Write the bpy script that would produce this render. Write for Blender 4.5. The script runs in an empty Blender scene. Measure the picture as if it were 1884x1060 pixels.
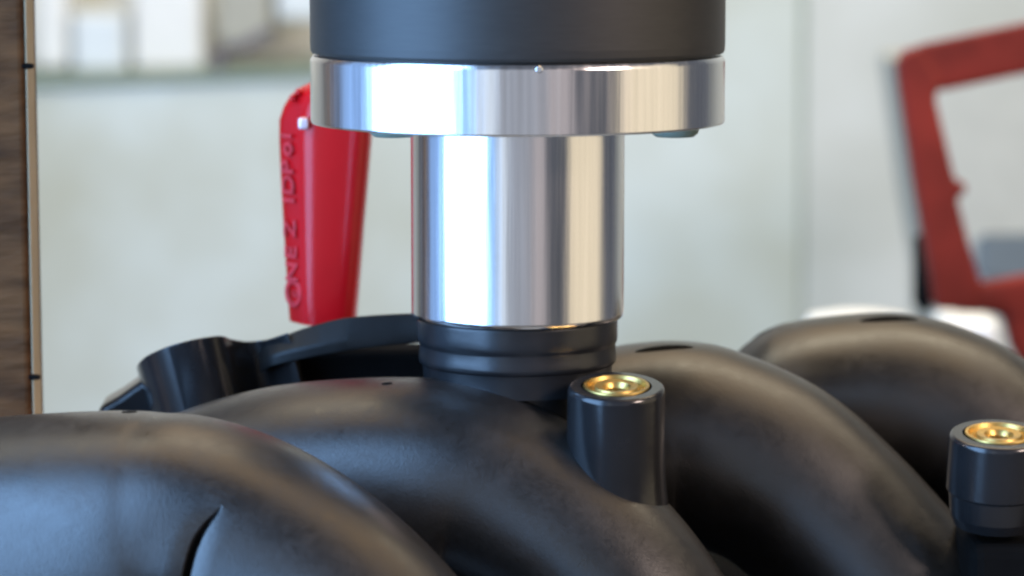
import bpy, bmesh, math, random
from mathutils import Vector, Matrix
R = math.radians
random.seed(4)
S = bpy.context.scene
COL = S.collection

# ------------------------------------------------------------------ camera
FPX = 5400.0                      # focal length in photo pixels (photo 1884 x 1060)
PITCH = R(7.35)
DIST = 0.69
CAM = Vector((-0.0013, -DIST*math.cos(PITCH), DIST*math.sin(PITCH)))
cam_d = bpy.data.cameras.new("camera"); cam = bpy.data.objects.new("camera", cam_d); COL.objects.link(cam)
cam.location = CAM; cam.rotation_euler = (R(90)-PITCH, 0, 0)
cam_d.sensor_width = 36; cam_d.lens = FPX/1884*36
cam_d.clip_start = 0.02; cam_d.clip_end = 50
cam_d.dof.use_dof = True; cam_d.dof.focus_distance = 0.665; cam_d.dof.aperture_fstop = 12.5
S.camera = cam
S.cycles.filter_width = 2.5
S.view_settings.view_transform = 'Standard'; S.view_settings.look = 'None'
S.view_settings.exposure = 0; S.view_settings.gamma = 1

# ------------------------------------------------------------------ world and lamps
W = bpy.data.worlds.new("World"); S.world = W; W.use_nodes = True
W.node_tree.nodes["Background"].inputs[0].default_value = (0.100, 0.110, 0.135, 1)
W.node_tree.nodes["Background"].inputs[1].default_value = 1.0

def lamp(name, loc, target, w, h, rgb):
    """area lamp of radiance rgb"""
    L = bpy.data.lights.new(name, 'AREA'); L.shape = 'RECTANGLE'; L.size = w; L.size_y = h
    m = max(rgb); L.color = [c/m for c in rgb]; L.energy = m*math.pi*w*h
    o = bpy.data.objects.new(name, L); COL.objects.link(o); o.location = loc
    o.rotation_euler = (Vector(target)-Vector(loc)).to_track_quat('-Z', 'Y').to_euler()
    return o
def ring_lamp(name, a0, a1, d, z0, z1, rgb):
    a = R((a0+a1)/2); w = 2*d*math.tan(R((a1-a0)/2)); z = (z0+z1)/2
    return lamp(name, (d*math.sin(a), -d*math.cos(a), z), (0, 0, z), w, z1-z0, rgb)
ring_lamp("window_light", -82, -34, 0.78, -0.34, 0.95, (3.0, 5.6, 10.0))
ring_lamp("blue_stripe_side_light", -112, -83, 1.5, -0.45, 0.95, (0.16, 0.34, 0.72))  # lamp added for the blue stripe left of the window's reflection
ring_lamp("blue_stripe_edge_light", -33, -22, 1.5, -0.45, 0.95, (0.20, 0.42, 0.80))  # lamp added for the second blue stripe mirrored in the metal
ring_lamp("pale_stripe_light", -21, -12, 1.5, -0.45, 0.95, (0.85, 0.95, 1.05))  # added to mirror a thin pale stripe in the metal
ring_lamp("grey_stripe_light", -11, 15, 1.5, -0.45, 0.95, (0.25, 0.26, 0.29))  # dim lamp added to give the metal its grey middle
ring_lamp("mauve_stripe_light", 16, 29, 1.5, -0.45, 0.95, (0.42, 0.36, 0.35))  # dim lamp added for a mauve stripe in the metal
ring_lamp("warm_room_light", 56, 100, 1.5, -0.45, 0.95, (0.85, 0.70, 0.46))
lamp("ceiling_light", (0.25, 0.45, 1.5), (0.1, 0.1, 0), 2.0, 1.6, (2.1, 1.45, 0.82))
lamp("strip_light", (0.92, -0.72, 0.56), (0.05, 0, 0), 0.30, 0.24, (50.0, 39.0, 34.0))
lamp("background_fill_light", (0.0, 0.35, 0.85), (-0.05, 1.6, 0.0), 1.6, 0.5, (7.2, 7.0, 5.6))  # added fill that brightens the wall behind

# ------------------------------------------------------------------ helpers
def px(x, y, Y):
    """point of the place at depth Y that the photo shows at pixel x, y"""
    u = (x-942)/FPX; v = (530-y)/FPX
    d = Vector((u, math.cos(PITCH)+v*math.sin(PITCH), -math.sin(PITCH)+v*math.cos(PITCH)))
    return CAM + d*((Y-CAM.y)/d.y)
def ppm(Y): return FPX/((Y-CAM.y)/math.cos(PITCH))      # pixels per metre, roughly

def mat(name, color, rough=0.5, metal=0.0, var=0.0, vscale=60, bump=0.0, bscale=900, color2=None, spec=0.5,
        coat=0.0, aniso=0.0, rvar=0.0, detail=4, stretch=None, bdist=0.0003):
    m = bpy.data.materials.new(name); m.use_nodes = True; nt = m.node_tree; n = nt.nodes; l = nt.links
    b = n["Principled BSDF"]; b.inputs["Base Color"].default_value = (*color, 1)
    b.inputs["Roughness"].default_value = rough; b.inputs["Metallic"].default_value = metal
    b.inputs["Specular IOR Level"].default_value = spec
    b.inputs["Coat Weight"].default_value = coat; b.inputs["Coat Roughness"].default_value = 0.2
    b.inputs["Anisotropic"].default_value = aniso
    tc = n.new("ShaderNodeTexCoord"); mp = n.new("ShaderNodeMapping"); l.new(tc.outputs["Object"], mp.inputs[0])
    if stretch: mp.inputs["Scale"].default_value = stretch
    if var or color2 or rvar:
        no = n.new("ShaderNodeTexNoise"); no.inputs["Scale"].default_value = vscale; no.inputs["Detail"].default_value = detail
        l.new(mp.outputs[0], no.inputs[0])
        rp = n.new("ShaderNodeValToRGB"); rp.color_ramp.elements[0].position = 0.3; rp.color_ramp.elements[1].position = 0.7
        c2 = color2 or tuple(c*(1+var) for c in color); c1 = color if color2 else tuple(c*(1-var) for c in color)
        rp.color_ramp.elements[0].color = (*c1, 1); rp.color_ramp.elements[1].color = (*c2, 1)
        l.new(no.outputs[0], rp.inputs[0]); l.new(rp.outputs[0], b.inputs["Base Color"])
        if rvar:
            mr = n.new("ShaderNodeMapRange"); mr.inputs["To Min"].default_value = rough-rvar; mr.inputs["To Max"].default_value = rough+rvar
            mr.inputs["From Min"].default_value = .3; mr.inputs["From Max"].default_value = .7
            l.new(no.outputs[0], mr.inputs[0]); l.new(mr.outputs[0], b.inputs["Roughness"])
    if bump:
        nb = n.new("ShaderNodeTexNoise"); nb.inputs["Scale"].default_value = bscale; nb.inputs["Detail"].default_value = 3
        l.new(mp.outputs[0], nb.inputs[0])
        bp = n.new("ShaderNodeBump"); bp.inputs["Strength"].default_value = bump; bp.inputs["Distance"].default_value = bdist
        l.new(nb.outputs[0], bp.inputs["Height"]); l.new(bp.outputs[0], b.inputs["Normal"])
    return m

M = {}
M['plastic'] = mat("black_moulded_plastic", (0.018, 0.017, 0.016), 0.36, color2=(0.042, 0.037, 0.032), vscale=55, bump=0.30, bscale=2600, rvar=0.07, spec=0.6, detail=8, bdist=0.00022)
def scuff(m, dark, light):
    """scuffed moulded skin: fine grain, medium dents and scattered pale scuffs"""
    nt = m.node_tree; n = nt.nodes; l = nt.links; b = n["Principled BSDF"]
    tc = n.new("ShaderNodeTexCoord")
    def noise(sc, det, rough=0.6, dist=0.0):
        q = n.new("ShaderNodeTexNoise"); q.inputs["Scale"].default_value = sc; q.inputs["Detail"].default_value = det
        q.inputs["Roughness"].default_value = rough; q.inputs["Distortion"].default_value = dist
        l.new(tc.outputs["Object"], q.inputs[0]); return q
    def ramp(q, a, c, v0, v1):
        r = n.new("ShaderNodeMapRange"); r.inputs["From Min"].default_value = a; r.inputs["From Max"].default_value = c
        r.inputs["To Min"].default_value = v0; r.inputs["To Max"].default_value = v1; l.new(q.outputs[0], r.inputs[0]); return r
    broad = noise(45, 6, .65); fine = noise(420, 8, .75, 1.0); sp = noise(240, 10, .8, 2.0)
    mix = n.new("ShaderNodeMix"); mix.data_type = 'RGBA'; mix.inputs[6].default_value = (*dark, 1); mix.inputs[7].default_value = (*light, 1)
    mul = n.new("ShaderNodeMath"); mul.operation = 'MULTIPLY_ADD'
    l.new(ramp(broad, .35, .7, 0, .6).outputs[0], mul.inputs[0]); l.new(ramp(fine, .35, .65, .4, 1).outputs[0], mul.inputs[1]); l.new(ramp(sp, .60, .72, 0, .6).outputs[0], mul.inputs[2])
    l.new(mul.outputs[0], mix.inputs[0]); l.new(mix.outputs[2], b.inputs["Base Color"])
    ra = n.new("ShaderNodeMath"); ra.operation = 'ADD'
    l.new(ramp(broad, .3, .7, .28, .44).outputs[0], ra.inputs[0]); l.new(ramp(fine, .3, .7, -.05, .08).outputs[0], ra.inputs[1]); l.new(ra.outputs[0], b.inputs["Roughness"])
    hs = n.new("ShaderNodeMath"); hs.operation = 'MULTIPLY_ADD'; hs.inputs[1].default_value = 0.5
    l.new(fine.outputs[0], hs.inputs[0]); l.new(noise(1500, 2).outputs[0], hs.inputs[2])
    bp = n.new("ShaderNodeBump"); bp.inputs["Strength"].default_value = .22; bp.inputs["Distance"].default_value = 0.00018
    l.new(hs.outputs[0], bp.inputs["Height"]); l.new(bp.outputs[0], b.inputs["Normal"])
    b.inputs["Specular IOR Level"].default_value = 0.75
scuff(M['plastic'], (0.009, 0.0085, 0.008), (0.026, 0.023, 0.020))
M['gloss'] = mat("glossy_black_plastic", (0.014, 0.014, 0.015), 0.20, var=0.2, vscale=60, bump=0.05, bscale=700, spec=0.55)
M['satin'] = mat("dull_black_plastic", (0.008, 0.008, 0.008), 0.42, var=0.3, vscale=120, bump=0.2, bscale=600, spec=0.22)
M['dark'] = mat("matt_black", (0.006, 0.006, 0.006), 0.9, var=0.2, spec=0.03)
M['alu'] = mat("turned_aluminium", (0.84, 0.84, 0.85), 0.20, 1.0, var=0.07, vscale=700, bump=0.16, bscale=700, stretch=(1, 1, 0.02), rvar=0.05, bdist=0.0002)
M['alu_edge'] = mat("bright_aluminium_edge", (0.90, 0.90, 0.90), 0.22, 1.0, var=0.02)
M['canister'] = mat("satin_black_anodised", (0.018, 0.018, 0.017), 0.46, var=0.15, vscale=200, spec=0.50, bump=0.04, bscale=500, stretch=(1, 1, 8))
M['rubber'] = mat("black_rubber", (0.012, 0.013, 0.015), 0.30, var=0.2, vscale=90, bump=0.12, bscale=500, spec=0.5)
M['brass'] = mat("brass", (0.60, 0.41, 0.13), 0.38, 1.0, var=0.3, vscale=300, bump=0.1, bscale=500)
M['red'] = mat("glossy_red_plastic", (0.62, 0.006, 0.010), 0.25, var=0.05, vscale=80, bump=0.06, bscale=500, spec=0.32)
M['lit_letter'] = mat("highlit_red_lettering", (0.68, 0.035, 0.045), 0.30, var=0.2, vscale=300)  # paler than the handle: highlights on the letters put into the colour
M['glint'] = mat("pink_glint", (0.85, 0.68, 0.72), 0.35, 0.6, var=0.02)
M['redpaint'] = mat("red_painted_steel", (0.17, 0.017, 0.010), 0.55, var=0.35, vscale=28, bump=0.1, bscale=120, spec=0.2)
M['wood'] = mat("brown_weathered_board", (0.034, 0.015, 0.006), 0.62, color2=(0.135, 0.060, 0.022), vscale=70, bump=0.7, bscale=160,
                stretch=(0.5, 1, 2.2), bdist=0.0015, detail=6, spec=0.12)
M['trim'] = mat("cream_edge_strip", (0.40, 0.32, 0.20), 0.7, var=0.1, vscale=60)
M['wall'] = mat("pale_painted_wall", (0.43, 0.45, 0.39), 0.7, color2=(0.60, 0.68, 0.70), vscale=6, detail=3, bump=0.1, bscale=40)
M['white_wall'] = mat("cream_wall", (0.66, 0.65, 0.60), 0.7, color2=(0.74, 0.74, 0.71), vscale=6, detail=1)
M['wall2'] = mat("cool_painted_wall", (0.44, 0.46, 0.43), 0.6, color2=(0.54, 0.57, 0.56), vscale=9, detail=2, bump=0.1, bscale=40)
M['sill'] = mat("grey_green_paint", (0.19, 0.26, 0.22), 0.55, color2=(0.23, 0.28, 0.22), vscale=12)
M['white'] = mat("white_plastic", (0.74, 0.75, 0.74), 0.4, var=0.03)
M['pblue'] = mat("pale_blue_plastic", (0.66, 0.71, 0.74), 0.35, var=0.05)
M['cream'] = mat("cream_card", (0.37, 0.37, 0.33), 0.6, var=0.05)
M['greymetal'] = mat("grey_mauve_metal", (0.11, 0.095, 0.105), 0.45, var=0.1)
M['bluegrey'] = mat("blue_grey_paint", (0.11, 0.135, 0.15), 0.5, var=0.1)
M['bench'] = mat("dark_bench_top", (0.05, 0.05, 0.05), 0.5, var=0.2, vscale=20)

def new_obj(name, bm, m, parent=None, smooth=True, sub=0, bevel=0.0):
    bmesh.ops.remove_doubles(bm, verts=bm.verts, dist=1e-7)
    bmesh.ops.recalc_face_normals(bm, faces=bm.faces)
    me = bpy.data.meshes.new(name); bm.to_mesh(me); bm.free()
    o = bpy.data.objects.new(name, me); COL.objects.link(o); me.materials.append(m)
    for p in me.polygons: p.use_smooth = smooth
    if parent:
        o.parent = parent; o.matrix_parent_inverse = Matrix.Translation(-parent.location)
    if bevel:
        b = o.modifiers.new("bevel", 'BEVEL'); b.width = bevel; b.segments = 3; b.limit_method = 'ANGLE'; b.angle_limit = R(35)
    if smooth:
        me.set_sharp_from_angle(angle=R(40))
    return o
def thing(name, label, cat, loc=(0, 0, 0), group=None):
    o = bpy.data.objects.new(name, None); COL.objects.link(o); o.location = loc; o.empty_display_size = .01
    o['label'] = label; o['category'] = cat
    if group: o['group'] = group
    return o
def tag(o, label=None, cat=None, group=None, kind=None):
    if label: o['label'] = label
    if cat: o['category'] = cat
    if group: o['group'] = group
    if kind: o['kind'] = kind
    return o
def lathe(bm, prof, c=(0, 0, 0), seg=96, axis=None, cap=True, sup=True):
    """prof: list of (r, z) along +z from c; axis: tilt matrix"""
    c = Vector(c); T = axis or Matrix.Identity(3); rings = []
    pr = []
    for (r0, z0), (r1, z1) in zip(prof, prof[1:]):
        d = math.hypot(r1-r0, z1-z0); pr.append((r0, z0))
        if d > 0.0015 and sup:
            for f in (0.00012/d, 1-0.00012/d): pr.append((r0+(r1-r0)*f, z0+(z1-z0)*f))
    prof = pr+[prof[-1]]
    for r, z in prof:
        rings.append([bm.verts.new(c + T @ Vector((r*math.cos(2*math.pi*i/seg), r*math.sin(2*math.pi*i/seg), z))) for i in range(seg)])
    for a, b in zip(rings, rings[1:]):
        for i in range(seg):
            bm.faces.new((a[i], a[(i+1) % seg], b[(i+1) % seg], b[i]))
    if cap:
        bm.faces.new(rings[0]); bm.faces.new(rings[-1])
    return bm
def box(bm, x0, x1, y0, y1, z0, z1):
    vs = [bm.verts.new((x, y, z)) for x in (x0, x1) for y in (y0, y1) for z in (z0, z1)]
    for f in ((0, 1, 3, 2), (4, 6, 7, 5), (0, 4, 5, 1), (2, 3, 7, 6), (0, 2, 6, 4), (1, 5, 7, 3)):
        bm.faces.new([vs[i] for i in f])
    return bm
def catmull(P, n):
    out = []
    P = [P[0]*2-P[1]] + P + [P[-1]*2-P[-2]]
    for i in range(1, len(P)-2):
        p0, p1, p2, p3 = P[i-1:i+3]
        for k in range(n):
            t = k/n
            out.append(0.5*((2*p1)+(-p0+p2)*t+(2*p0-5*p1+4*p2-p3)*t*t+(-p0+3*p1-3*p2+p3)*t**3))
    out.append(P[-2]); return out
def smooth_path(P, it):
    for _ in range(it):
        P = [P[0]]+[(P[i-1]+P[i]*2+P[i+1])/4 for i in range(1, len(P)-1)]+[P[-1]]
    return P
def tube(bm, pts, rads, seg=72, flat=1.0):
    n = len(pts); rings = []
    up = Vector((0.55, 0.83, 0.1)).normalized()
    for i in range(n):
        t = (pts[min(i+1, n-1)]-pts[max(i-1, 0)]).normalized()
        a = t.cross(up).normalized(); b = a.cross(t).normalized()
        rings.append([bm.verts.new(pts[i]+a*rads[i]*math.cos(2*math.pi*k/seg)+b*rads[i]*flat*math.sin(2*math.pi*k/seg)) for k in range(seg)])
    for a, b in zip(rings, rings[1:]):
        for k in range(seg): bm.faces.new((a[k], a[(k+1) % seg], b[(k+1) % seg], b[k]))
    bm.faces.new(rings[0]); bm.faces.new(rings[-1])
    return bm

# ------------------------------------------------------------------ setting: wall and bench
YW = 1.60
def slab(pts, Y0, Y1):
    bm = bmesh.new(); P = [px(x, y, Y0) for x, y in pts]; n = len(P)
    f0 = [bm.verts.new(p) for p in P]; f1 = [bm.verts.new(Vector((p.x, Y1, p.z))) for p in P]
    bm.faces.new(f0); bm.faces.new(f1)
    for i in range(n): bm.faces.new((f0[i], f0[(i+1) % n], f1[(i+1) % n], f1[i]))
    return bm
tag(new_obj("wall", slab([(-3200, 250), (880, 128), (880, -3000), (1472, -3000), (1472, 3200), (-3200, 3200)], YW, YW+0.25), M['wall'], smooth=False), kind='structure')
tag(new_obj("niche_wall", box(bmesh.new(), -1.8, 0.1, YW+0.20, YW+0.25, -0.6, 1.4), M['white_wall'], smooth=False), kind='structure')
bm = box(bmesh.new(), 0.2265, 1.9, YW+0.004, YW+0.1, -1.0, 1.4)
tag(new_obj("wall_panel", bm, M['wall2'], smooth=False, bevel=0.004), kind='structure')
bm = box(bmesh.new(), 0.220, 0.24, YW+0.006, YW+0.05, -1.0, 1.4)
tag(new_obj("wall_joint", bm, M['sill'], smooth=False), kind='structure')
bm = box(bmesh.new(), -0.32, 0.6, -0.13, 0.5, -0.24, -0.20)
tag(new_obj("bench_top", bm, M['bench'], smooth=False, bevel=0.003), kind='structure')
bm = box(bmesh.new(), -6, 6, -6, 1.55, -1.02, -1.0)
tag(new_obj("floor", bm, M['wall2'], smooth=False), kind='structure')

# ------------------------------------------------------------------ intake manifold
man = thing("intake_manifold", "black moulded plastic engine manifold with four curved runners under the round canister", "engine part",
            (0, 0, -0.20))
def runner(edge, Y0, dYdx, r0, r1, name="runner", flat=1.0, xa=None, bend=0.6, seg=96):
    E = catmull([Vector((x, y, 0)) for x, y in edge], 10)
    E = smooth_path(E, 25)
    n = len(E); pts = []; rads = []
    xa = xa if xa is not None else edge[len(edge)//2][0]
    rads = [r0+(r1-r0)*(lambda f: f*f*(3-2*f))(i/(n-1)) for i in range(n)]
    nr = []
    for i in range(n):
        t = (E[min(i+1, n-1)]-E[max(i-1, 0)]).normalized(); nr.append(Vector((-t.y, t.x, 0)))
    ia = min(range(n), key=lambda i: abs(E[i].x-xa))
    Ys = [Y0]*n
    for _ in range(4):                      # depth follows the length of the centre line
        C = smooth_path([E[i]+nr[i]*(rads[i]*ppm(Ys[i])) for i in range(n)], 10)
        ln = [0.0]
        for a, b in zip(C, C[1:]): ln.append(ln[-1]+(b-a).length)
        for i in range(n):
            dx = (ln[i]-ln[ia])/7750.0
            Ys[i] = Y0+dYdx*((1-bend)*dx+bend*0.5*(dx+math.sqrt(dx*dx+0.07**2)-0.035))
    pts = [px(C[i].x, C[i].y, Ys[i]) for i in range(n)]
    pts = smooth_path(pts, 30)
    bm = tube(bmesh.new(), pts, rads, seg=seg, flat=flat)
    o = new_obj(name, bm, M['plastic'], man)
    return o, pts, rads
EA = [(-300, 800), (-100, 775), (0, 763), (120, 755), (240, 750), (340, 755), (400, 765), (520, 803), (640, 872), (740, 950), (850, 1060), (930, 1180), (990, 1320)]
EB = [(200, 810), (350, 744), (500, 706), (600, 697), (720, 690), (850, 695), (951, 718), (1030, 762), (1130, 830), (1240, 925), (1340, 1060), (1410, 1200), (1460, 1340)]
EC = [(930, 740), (1000, 680), (1080, 648), (1137, 633), (1242, 622), (1316, 632), (1360, 645), (1500, 700), (1600, 780), (1730, 910), (1850, 1060), (1940, 1200), (2000, 1330)]
ED = [(1290, 760), (1330, 680), (1375, 628), (1414, 604), (1492, 582), (1590, 575), (1650, 573), (1738, 587), (1836, 628), (1884, 658), (1990, 740), (2100, 860), (2210, 1010), (2290, 1150), (2340, 1300)]
runA, _, _ = runner(EA, -0.054, -0.30, 0.032, 0.0215, xa=240, bend=0.1)
runB, _, _ = runner(EB, -0.008, -0.36, 0.029, 0.0215, xa=720)
runC, _, _ = runner(EC, 0.040, -0.36, 0.027, 0.0225, xa=1242)
runD, _, _ = runner(ED, 0.086, -0.36, 0.026, 0.0225, xa=1640)
# curved parting slit cut into the front runner
SL = [(408, 930, .4), (398, 944, 3.5), (380, 964, 6), (362, 992, 7.5), (350, 1024, 8.5), (341, 1062, 9), (334, 1100, 9), (325, 1150, 9)]
def unpx(p):
    d = p-CAM; f = Vector((0, math.cos(PITCH), -math.sin(PITCH))); u = Vector((0, math.sin(PITCH), math.cos(PITCH)))
    z = d.dot(f); return 942+FPX*d.x/z, 530-FPX*d.dot(u)/z
LINE = [p for p in catmull([Vector((x, y, 0)) for x, y, w in SL], 6)]
def near_line(x, y):
    best = (1e9, 0)
    q = Vector((x, y, 0))
    for k, (a, b) in enumerate(zip(LINE, LINE[1:])):
        t = max(0, min(1, (q-a).dot(b-a)/max(1e-9, (b-a).length_squared))); r = q-(a+(b-a)*t)
        if r.length < best[0]: best = (r.length, (k+t)/(len(LINE)-1))
    return best
bm = bmesh.new(); bm.from_mesh(runA.data)
for cuts, reach in ((3, 60), (2, 26)):
    ed = []
    for e in bm.edges:
        m = (e.verts[0].co+e.verts[1].co)/2
        if m.y > -0.06: continue
        x, y = unpx(m)
        if 240 < x < 480 and 860 < y < 1200 and near_line(x, y)[0] < reach: ed.append(e)
    bmesh.ops.subdivide_edges(bm, edges=ed, cuts=cuts, use_grid_fill=True)
bm.normal_update()
mv = []
for v in bm.verts:
    if v.co.y > -0.06: continue
    x, y = unpx(v.co)
    if not (240 < x < 480 and 860 < y < 1200): continue
    d, t = near_line(x, y); g = min(1, t*2.2)
    w = 1.5+7.0*g
    dep = 0.0034*g*max(0, 1-(d/w)**2) + 0.0007*g*max(0, 1-d/45)**2
    if dep: mv.append((v, v.co-v.normal*dep))
for v, c in mv: v.co = c
bm.to_mesh(runA.data); bm.free()
for p in runA.data.polygons: p.use_smooth = True
# plenum underneath, resting on the bench
bm = box(bmesh.new(), -0.17, 0.22, -0.05, 0.15, -0.20, -0.088)
new_obj("plenum", bm, M['dark'], man, smooth=False, bevel=0.012)
# flat dark ovals on the crests, recess shade put into their colour
from mathutils.bvhtree import BVHTree
def oval_mark(on, x, y, w, h, name="oval_mark"):
    """thin dark oval laid on the skin of a runner, w and h half sizes in metres"""
    me = on.data
    tree = BVHTree.FromPolygons([v.co[:] for v in me.vertices], [p.vertices[:] for p in me.polygons])
    d = (px(x, y, 0)-CAM).normalized()
    hit, nrm, _, _ = tree.ray_cast(CAM, d)
    if hit is None: return
    if nrm.dot(d) > 0: nrm = -nrm
    ax = (Vector((1, 0, 0))-nrm*nrm.x).normalized(); ay = nrm.cross(ax)
    bm = bmesh.new(); lathe(bm, [(0.0001, 0.00012), (0.9, 0.00012), (1.0, 0.0), (1.02, -0.0015)], (0, 0, 0), 40, sup=False)
    for v in bm.verts:
        p = v.co.copy(); q = hit+ax*(p.x*w)+ay*(p.y*h)
        near, n2, _, _ = tree.find_nearest(q)
        if n2.dot(nrm) < 0: n2 = -n2
        v.co = near+n2*p.z
    new_obj(name, bm, M['dark'], man)
oval_mark(runC, 1222, 640, 0.0074, 0.0017)
oval_mark(runD, 1636, 586, 0.0078, 0.0020)
oval_mark(runA, 238, 758, 0.0018, 0.0012)
oval_mark(runB, 712, 706, 0.0013, 0.0007)

# spigot that carries the sleeve
def zat(y, Yf): return px(950, y, Yf).z
RS = 0.0250                                       # sleeve radius
RB = RS*184/195
z600 = zat(600, -RB); z655 = zat(655, -RB); z672 = zat(672, -RB); z690 = zat(690, -RB); z710 = zat(708, -RB)
bm = lathe(bmesh.new(), [(0.0195, z600+0.012), (0.0235, z600+0.010), (0.0236, z600-0.0004), (RB-0.0004, z600-0.0007), (RB-0.0001, z600-0.0010), (RB, z600-0.0015), (RB, z600-0.0018), (RB, z600-0.004), (RB, z600-0.0055), (RB-.0001, z655+0.0006),
                         (RB-.0002, z655+0.0002), (RB-0.0005, z655-0.0002), (RB-0.0005, z655-0.0006), (RB-0.0005, z672+0.0004), (RB-0.0004, z672-0.0003), (RB-0.0003, z690+0.0008), (RB-0.0003, z690+0.0003),
                         (RB-0.0005, z690-0.0003), (RB-0.0011, z690-0.0007), (RB-0.0013, z710+.0004), (RB-0.0014, z710-0.004)], sup=False)
new_obj("rubber_collar", bm, M['rubber'], man)
prof = []
for i in range(14):
    f = i/13; prof.append((RB-0.0028-0.004*f, z710+0.001-0.045*f))
bm = lathe(bmesh.new(), prof, (0, 0.0005, 0), sup=False)
new_obj("spigot_base", bm, M['plastic'], man)

# screw bosses with brass inserts
def boss(cx, cy, Y, rpx, length, tilt, step=None, lean=0.0):
    s = 1/ppm(Y); r = rpx*s; c = px(cx, cy, Y)
    T = Matrix.Rotation(tilt, 3, 'X') @ Matrix.Rotation(lean, 3, 'Y')
    pr = [(r*0.70, 0.0000), (r*0.70, -0.0010), (r*0.73, 0.0), (r*0.93, 0.0), (r*0.98, -0.0004), (r, -0.0012)]
    if step: pr += [(r*1.01, -step), (r*0.96, -step-0.0006), (r*0.92, -step-0.006), (r*0.84, -length)]
    else: pr += [(r*1.015, -length*0.40)] + [(r*(1.015+0.10*(k/14)**2.2), -length*(0.40+0.60*k/14)) for k in range(1, 15)]
    bm = lathe(bmesh.new(), [(r*0.70, -0.006)]+pr, c, 72, T)
    b = new_obj("screw_boss", bm, M['gloss'], man)
    bm = lathe(bmesh.new(), [(r*0.20, -0.005), (r*0.22, -0.0012), (r*0.30, -0.0001), (r*0.44, 0.0001), (r*0.50, -0.0008), (r*0.58, -0.0008),
                             (r*0.62, 0.0003), (r*0.675, 0.0003), (r*0.69, -0.0002), (r*0.69, -0.005)], c, 60, T)
    ins = new_obj("brass_insert", bm, M['brass'], b)
    ins.matrix_parent_inverse = Matrix.Identity(4)
    bm = lathe(bmesh.new(), [(0.0001, -0.0026), (r*0.215, -0.0026)], c, 24, T, cap=False)
    h = new_obj("bore", bm, M['dark'], b); h.matrix_parent_inverse = Matrix.Identity(4)
    return b
boss(1134, 710, -0.0310, 90, 0.0285, R(8.5))
boss(1838, 798, -0.010, 92, 0.022, R(8), step=0.0135)
c = px(1838, 985, 0.004)
new_obj("web", box(bmesh.new(), c.x-0.010, c.x+0.05, -0.018, 0.03, c.z-0.08, c.z+0.002), M['dark'], man, smooth=False, bevel=0.003)

# mounting flange behind the spigot
def flange():
    # lug wall
    top = [(251, 676, .046), (255, 668, .039), (268, 656, .034), (288, 646, .030), (319, 634, .027), (364, 623, .0275), (405, 618, .032), (426, 624, .038),
           (453, 628, .042), (480, 626, .042), (497, 623, .039), (530, 612, .036)]
    P = catmull([px(*t) for t in top], 6)
    bm = bmesh.new(); n = len(P)
    lo = [p+Vector((0.0055, 0.002, -0.024)) for p in P]
    bk = [Vector((p.x, 0.062, p.z-0.006)) for p in P]; bl = [Vector((p.x+.0055, 0.062, p.z-0.024)) for p in P]
    V = [[bm.verts.new(q) for q in row] for row in (bl, lo, P, bk)]
    for a, b in zip(V, V[1:]+V[:1]):
        for i in range(n-1): bm.faces.new((a[i], a[i+1], b[i+1], b[i]))
    bm.faces.new([r[0] for r in V]); bm.faces.new([r[-1] for r in V])
    new_obj("flange_lug", bm, M['gloss'], man, bevel=0.0005)
    # plate
    fr = [(478, 668, .040), (500, 655, .036), (547, 643, .034), (616, 630, .033), (667, 622, .033), (757, 612, .033), (900, 600, .033)]
    bk = [(478, 640, .0435), (500, 628, .040), (547, 606, .0385), (616, 586, .037), (667, 579, .0362), (757, 574, .036), (900, 572, .036)]
    F = [px(*t) for t in fr]; B = [px(*t) for t in bk]
    F = catmull(F, 8); B = catmull(B, 8)
    bm = bmesh.new(); th = Vector((0, 0.0, -0.0030))
    ft = [bm.verts.new(p) for p in F]; fb = [bm.verts.new(p+th) for p in F]
    bt = [bm.verts.new(p) for p in B]; bb = [bm.verts.new(p+th) for p in B]
    m = min(len(ft), len(bt))
    for k in range(m-1):
        bm.faces.new((ft[k], ft[k+1], bt[k+1], bt[k])); bm.faces.new((fb[k], bb[k], bb[k+1], fb[k+1]))
        bm.faces.new((ft[k], fb[k], fb[k+1], ft[k+1])); bm.faces.new((bt[k], bt[k+1], bb[k+1], bb[k]))
    bm.faces.new((ft[0], bt[0], bb[0], fb[0]))
    new_obj("flange_plate", bm, M['satin'], man, bevel=0.0008)
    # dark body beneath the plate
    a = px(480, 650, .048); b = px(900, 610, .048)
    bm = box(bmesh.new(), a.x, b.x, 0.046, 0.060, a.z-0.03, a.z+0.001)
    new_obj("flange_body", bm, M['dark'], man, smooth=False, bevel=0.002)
    # gusset to the left
    bm = bmesh.new()
    pts = [(180, 752, .045), (215, 732, .045), (258, 702, .045), (340, 690, .045), (345, 765, .045), (180, 775, .045)]
    f0 = [bm.verts.new(px(*p)) for p in pts]; f1 = [bm.verts.new(px(*p)+Vector((0, .012, 0.001))) for p in pts]
    bm.faces.new(f0); bm.faces.new(f1)
    for i in range(len(pts)): bm.faces.new((f0[i], f0[(i+1) % 6], f1[(i+1) % 6], f1[i]))
    new_obj("gusset", bm, M['gloss'], man, smooth=False, bevel=0.002)
flange()

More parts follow.
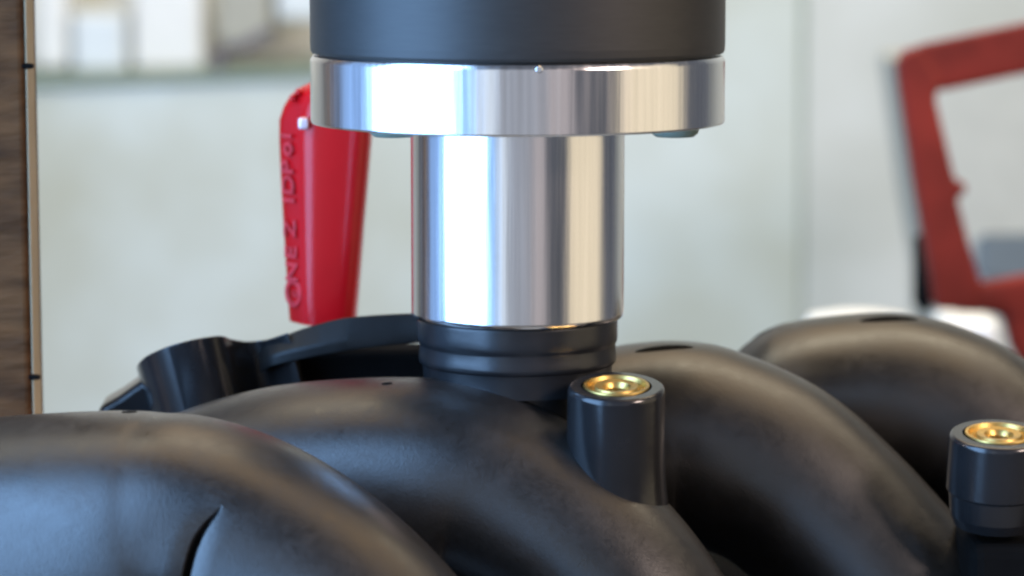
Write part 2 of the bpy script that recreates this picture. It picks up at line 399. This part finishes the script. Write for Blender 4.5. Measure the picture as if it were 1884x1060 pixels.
# ------------------------------------------------------------------ canister with flange and sleeve
can = thing("canister", "black round canister with bright aluminium flange and sleeve pressed on the black port", "machine tool", (0, 0, z600))
RF = 0.0482
zt = zat(121, -RF); zb = zat(253, -RF)
cx = 0.0
bm = lathe(bmesh.new(), [(RF-0.004, zb+0.0006), (RF-0.0006, zb), (RF-0.0002, zb+0.0001), (RF, zb+0.0005), (RF, zt-0.0010), (RF-0.0006, zt), (RF-0.004, zt+0.0001)], seg=160)
new_obj("flange", bm, M['alu'], can)
bm = lathe(bmesh.new(), [(RF-0.0022, zt-0.0005), (RF-0.0022, zt+0.0006), (RF-0.0004, zt+0.0007), (RF-0.0001, zt+0.0013), (RF, zt+0.003), (RF, zt+0.07)], seg=160)
new_obj("housing", bm, M['canister'], can)
zc = zat(532, -RS)
bm = lathe(bmesh.new(), [(RS-0.0018, z600-0.0008), (RS-0.0012, z600-0.0008), (RS-0.0003, z600-0.0007), (RS-0.0001, z600-0.0004), (RS, z600+0.0003), (RS, z600+0.004), (RS, zb+0.0016)], seg=128)
new_obj("sleeve", bm, M['alu'], can)
for xs in (-0.0285, 0.0360):
    bm = lathe(bmesh.new(), [(0.0020, 0.0), (0.0044, 0.0002), (0.0054, 0.0010), (0.0056, 0.0018), (0.0056, 0.0034)], (xs, -0.012, zb-0.0028), 40)
    new_obj("screw", bm, M['sill'], can)
# nick in the flange's upper edge
p = px(992, 128, -RF)
bm = lathe(bmesh.new(), [(0.0001, 0.0002), (0.0006, 0.0002), (0.0008, 0.0), (0.0008, -0.001)], (p.x, -RF+0.0002, p.z), 20, Matrix.Rotation(R(90), 3, 'X'))
new_obj("index_dimple", bm, M['alu_edge'], can)

# ------------------------------------------------------------------ red lever
YL = 0.066
lev = thing("lever", "glossy red plastic lever with raised lettering hanging behind the aluminium flange", "lever", px(590, 590, YL))
def lever():
    # rows: y px, left px, corner px, right px
    rows = [(150, 575, 590, 690), (162, 551, 585, 689), (176, 533, 578, 688), (197, 521, 572, 687), (222, 513, 568, 685), (260, 513, 567, 683), (330, 516, 567, 677),
            (420, 521, 567, 669), (500, 526, 567, 663), (580, 531, 570, 656), (591, 532, 571, 655)]
    bm = bmesh.new(); rings = []
    for y, xl, xc, xr in rows:
        s = 1/ppm(YL)
        P = [Vector((xl, 0)), Vector((xc, -0.0085)), Vector((xr-14, -0.0085)), Vector((xr, -0.0035)), Vector((xr, 0.008)), Vector((xl+12, 0.010)), Vector((xl, 0.005))]
        # round the corners
        out = []
        k = len(P)
        for i in range(k):
            a, b, c = P[i-1], P[i], P[(i+1) % k]
            f = {1: 0.30, 2: .45, 3: .3}.get(i, 0.25)
            p0 = b.lerp(a, f); p1 = b.lerp(c, f if i != 1 else 0.22)
            for t in (0, .25, .5, .75, 1):
                out.append(p0.lerp(b, t).lerp(b.lerp(p1, t), t))
        rings.append([bm.verts.new(px(q.x, y, YL)+Vector((0, q.y, 0))) for q in out])
    for a, b in zip(rings, rings[1:]):
        n = len(a)
        for i in range(n): bm.faces.new((a[i], a[(i+1) % n], b[(i+1) % n], b[i]))
    bm.faces.new(rings[0]); bm.faces.new(rings[-1])
    return new_obj("handle", bm, M['red'], lev)
lever()
# raised lettering on the left facet
def letters(txt, x, y, w_px, Y):
    cu = bpy.data.curves.new("t", 'FONT'); cu.body = txt; cu.size = 1; cu.extrude = 0.006; cu.bevel_depth = 0.024; cu.resolution_u = 4; cu.align_x = 'CENTER'; cu.align_y = 'CENTER'
    to = bpy.data.objects.new("t", cu); COL.objects.link(to); bpy.context.view_layer.update()
    me = bpy.data.meshes.new_from_object(to.evaluated_get(bpy.context.evaluated_depsgraph_get()))
    bpy.data.objects.remove(to)
    o = bpy.data.objects.new("raised_letter", me); COL.objects.link(o); me.materials.append(M['lit_letter'])
    s = w_px/ppm(YL)
    # facet goes from (515px, 0) to (567px, -8.5 mm)
    a = px(516, y, YL); b = px(567, y, YL)+Vector((0, -0.0085, 0)); fx = (b-a).normalized()
    upv = Vector((0, 0, 1)); nrm = fx.cross(upv).normalized()
    if nrm.y > 0: nrm = -nrm
    # text runs upward: local x -> up, local y -> -fx
    mtx = Matrix((upv*s, -fx*s, nrm*s)).transposed().to_4x4()
    c = a.lerp(b, 0.44) + nrm*0.00035; c.x += (x-540)/ppm(YL)
    mtx.translation = c
    me.transform(mtx); o.parent = lev; o.matrix_parent_inverse = Matrix.Translation(-lev.location)
    return o
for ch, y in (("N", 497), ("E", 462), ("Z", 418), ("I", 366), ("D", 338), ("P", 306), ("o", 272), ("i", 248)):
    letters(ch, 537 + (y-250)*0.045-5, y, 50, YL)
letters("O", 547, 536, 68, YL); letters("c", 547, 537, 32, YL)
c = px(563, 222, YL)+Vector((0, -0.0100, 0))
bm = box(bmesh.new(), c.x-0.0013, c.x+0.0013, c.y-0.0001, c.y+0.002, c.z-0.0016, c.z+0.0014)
new_obj("glint_tab", bm, M['glint'], lev, bevel=0.0006)  # added tab: a bright glint put into its shape and pale colour
for x, y in ((551, 168), (541, 178)):
    c = px(x, y, YL)+Vector((0, -0.004, 0))
    bm = lathe(bmesh.new(), [(0.0001, 0.0012), (0.0006, 0.0010), (0.0009, 0.0), (0.0009, -0.003)], c, 16, Matrix.Rotation(R(90), 3, 'X'))
    new_obj("raised_dot", bm, M['red'], lev)

# ------------------------------------------------------------------ brown post at the left
YP = 0.03
a = px(57, 530, YP); a0 = px(-140, 530, YP)
post = thing("post", "brown weathered board post with cream edge at the far left", "post", (a0.x, YP, -0.20))
bm = box(bmesh.new(), a0.x, a.x-0.0006, YP, YP+0.02, -0.20, 0.22)
new_obj("board", bm, M['wood'], post, smooth=False, bevel=0.0015)
bm = box(bmesh.new(), a.x-0.0004, a.x+0.0001, YP+0.001, YP+0.012, -0.20, 0.22)
new_obj("edge_strip", bm, M['trim'], post, smooth=False, bevel=0.0002)
for y in (122, 695):
    c = px(60, y, YP)
    bm = lathe(bmesh.new(), [(0.0001, 0.0013), (0.0005, 0.0012), (0.0007, 0.0004), (0.0007, -0.003)], (a.x+0.0004, YP+0.001, c.z), 16, Matrix.Rotation(R(90), 3, 'Y'))
    new_obj("nail_head", bm, M['dark'], post)

# ------------------------------------------------------------------ red frame in the background at the right
YR = 0.52
def extr(name, pts, Y0, depth, m, parent=None, holes=None, bevel=0.004):
    bm = bmesh.new()
    vs = [bm.verts.new(px(x, y, Y0)) for x, y in pts]
    f = bm.faces.new(vs)
    r = bmesh.ops.extrude_face_region(bm, geom=[f])
    for v in [g for g in r['geom'] if isinstance(g, bmesh.types.BMVert)]: v.co.y += depth
    bmesh.ops.triangulate(bm, faces=bm.faces)
    return new_obj(name, bm, m, parent, smooth=False, bevel=bevel)
fr = thing("red_frame", "blurred red painted steel frame with rounded corner on the right", "machine frame", px(1700, 600, YR))
extr("side_bar", [(1655, 150), (1652, 118), (1664, 96), (1690, 86), (1736, 150), (1722, 180), (1730, 215), (1757, 330), (1779, 340), (1778, 356), (1762, 366), (1784, 450),
                  (1806, 520), (1800, 572), (1722, 570), (1706, 470), (1680, 320)], YR, 0.012, M['redpaint'], fr)
extr("top_bar", [(1680, 87), (2060, 8), (2060, 100), (1800, 154), (1726, 170)], YR+0.0008, 0.0104, M['redpaint'], fr)
extr("bottom_bar", [(1740, 545), (1804, 522), (1884, 508), (2060, 480), (2060, 560), (1990, 572), (1945, 720), (1905, 720), (1862, 640), (1846, 578), (1744, 574)],
     YR+0.0008, 0.0104, M['redpaint'], fr)
# panel seen through it
pn = thing("cabinet", "pale cabinet with a blue grey band seen through the red frame", "cabinet", px(1850, 900, 0.9))
extr("panel", [(1700, 130), (2350, 60), (2350, 900), (1765, 900), (1765, 560), (1740, 420)], 0.90, 0.2, M['cream'], pn)
extr("band", [(1800, 432), (2300, 425), (2300, 520), (1800, 512)], 0.893, 0.0065, M['bluegrey'], pn)
bl = new_obj("clamp_foot", box(bmesh.new(), *(lambda a, b: (a.x, b.x, 0.535, 0.56, b.z, a.z))(px(1692, 440, .54), px(1712, 572, .54))), M['dark'], None, smooth=False, bevel=0.002)
bl.name = "black_bracket"; tag(bl, "small black upright bracket behind the red frame's left bar", "bracket")
bm = bmesh.new()
wc = thing("white_pot", "white rounded lid just behind the rightmost runner crest", "lid", px(1560, 700, .5))
c = px(1580, 634, .48)
lathe(bm, [(0.023, -0.03), (0.023, 0.007), (0.0205, 0.0113), (0.012, 0.0130), (0.0001, 0.0135)], (c.x, .48, c.z), 64)
new_obj("lid", bm, M['white'], wc)
bm = bmesh.new(); c = px(1800, 640, .62)
box(bm, c.x-0.016, c.x+0.010, .62, .66, c.z-0.05, c.z+0.0125)
tag(new_obj("white_box", bm, M['white'], None, smooth=False, bevel=0.005), "small white box low behind the red frame's bottom bar", "box")

# ------------------------------------------------------------------ shelf on the wall, upper left
sh = thing("shelf", "grey green ledge board along the foot of the wall niche at upper left", "shelf", px(300, 160, YW))
new_obj("board", slab([(-600, 161), (870, 117), (870, 134), (-600, 184)], YW-0.008, YW+0.195), M['sill'], sh, smooth=False, bevel=0.003)
def tub(name, x0, x1, y0, y1, Y, m, label, cat, grp=None, d=0.06):
    a = px(x0, y1, Y); b = px(x1, y0, Y); bm = bmesh.new()
    box(bm, a.x, b.x, Y, Y+d, a.z, b.z)
    o = new_obj(name, bm, m, None, smooth=False, bevel=0.006); tag(o, label, cat, grp); return o
tub("white_canister", 244, 372, -90, 130, 1.66, M['white'], "large bright white container in the middle of the shelf", "container", "containers on the shelf")
tub("blue_tub", 132, 232, 22, 134, 1.66, M['pblue'], "pale blue tub left of the bright white container", "tub", "containers on the shelf")
tub("white_tub", 66, 124, -60, 128, 1.67, M['white'], "tall white tub at the left end of the shelf beside the post", "tub", "containers on the shelf")
tub("cream_carton", 398, 498, -70, 84, 1.67, M['cream'], "cream carton right of the bright white container", "carton", "containers on the shelf")
tub("blue_carton", 508, 600, -80, 40, 1.67, M['pblue'], "pale blue carton at the right end of the shelf beside the canister", "carton", "containers on the shelf")
br = thing("angle_bracket", "grey mauve bent arm resting on the shelf near the canister", "bracket", px(400, 134, 1.595))
extr("upright", [(386, 92), (412, 88), (414, 132), (388, 134)], 1.595, 0.02, M['greymetal'], br, bevel=.002)
extr("arm", [(388, 90), (440, 78), (500, 44), (512, 58), (450, 98), (412, 100)], 1.5953, 0.012, M['greymetal'], br, bevel=.002)
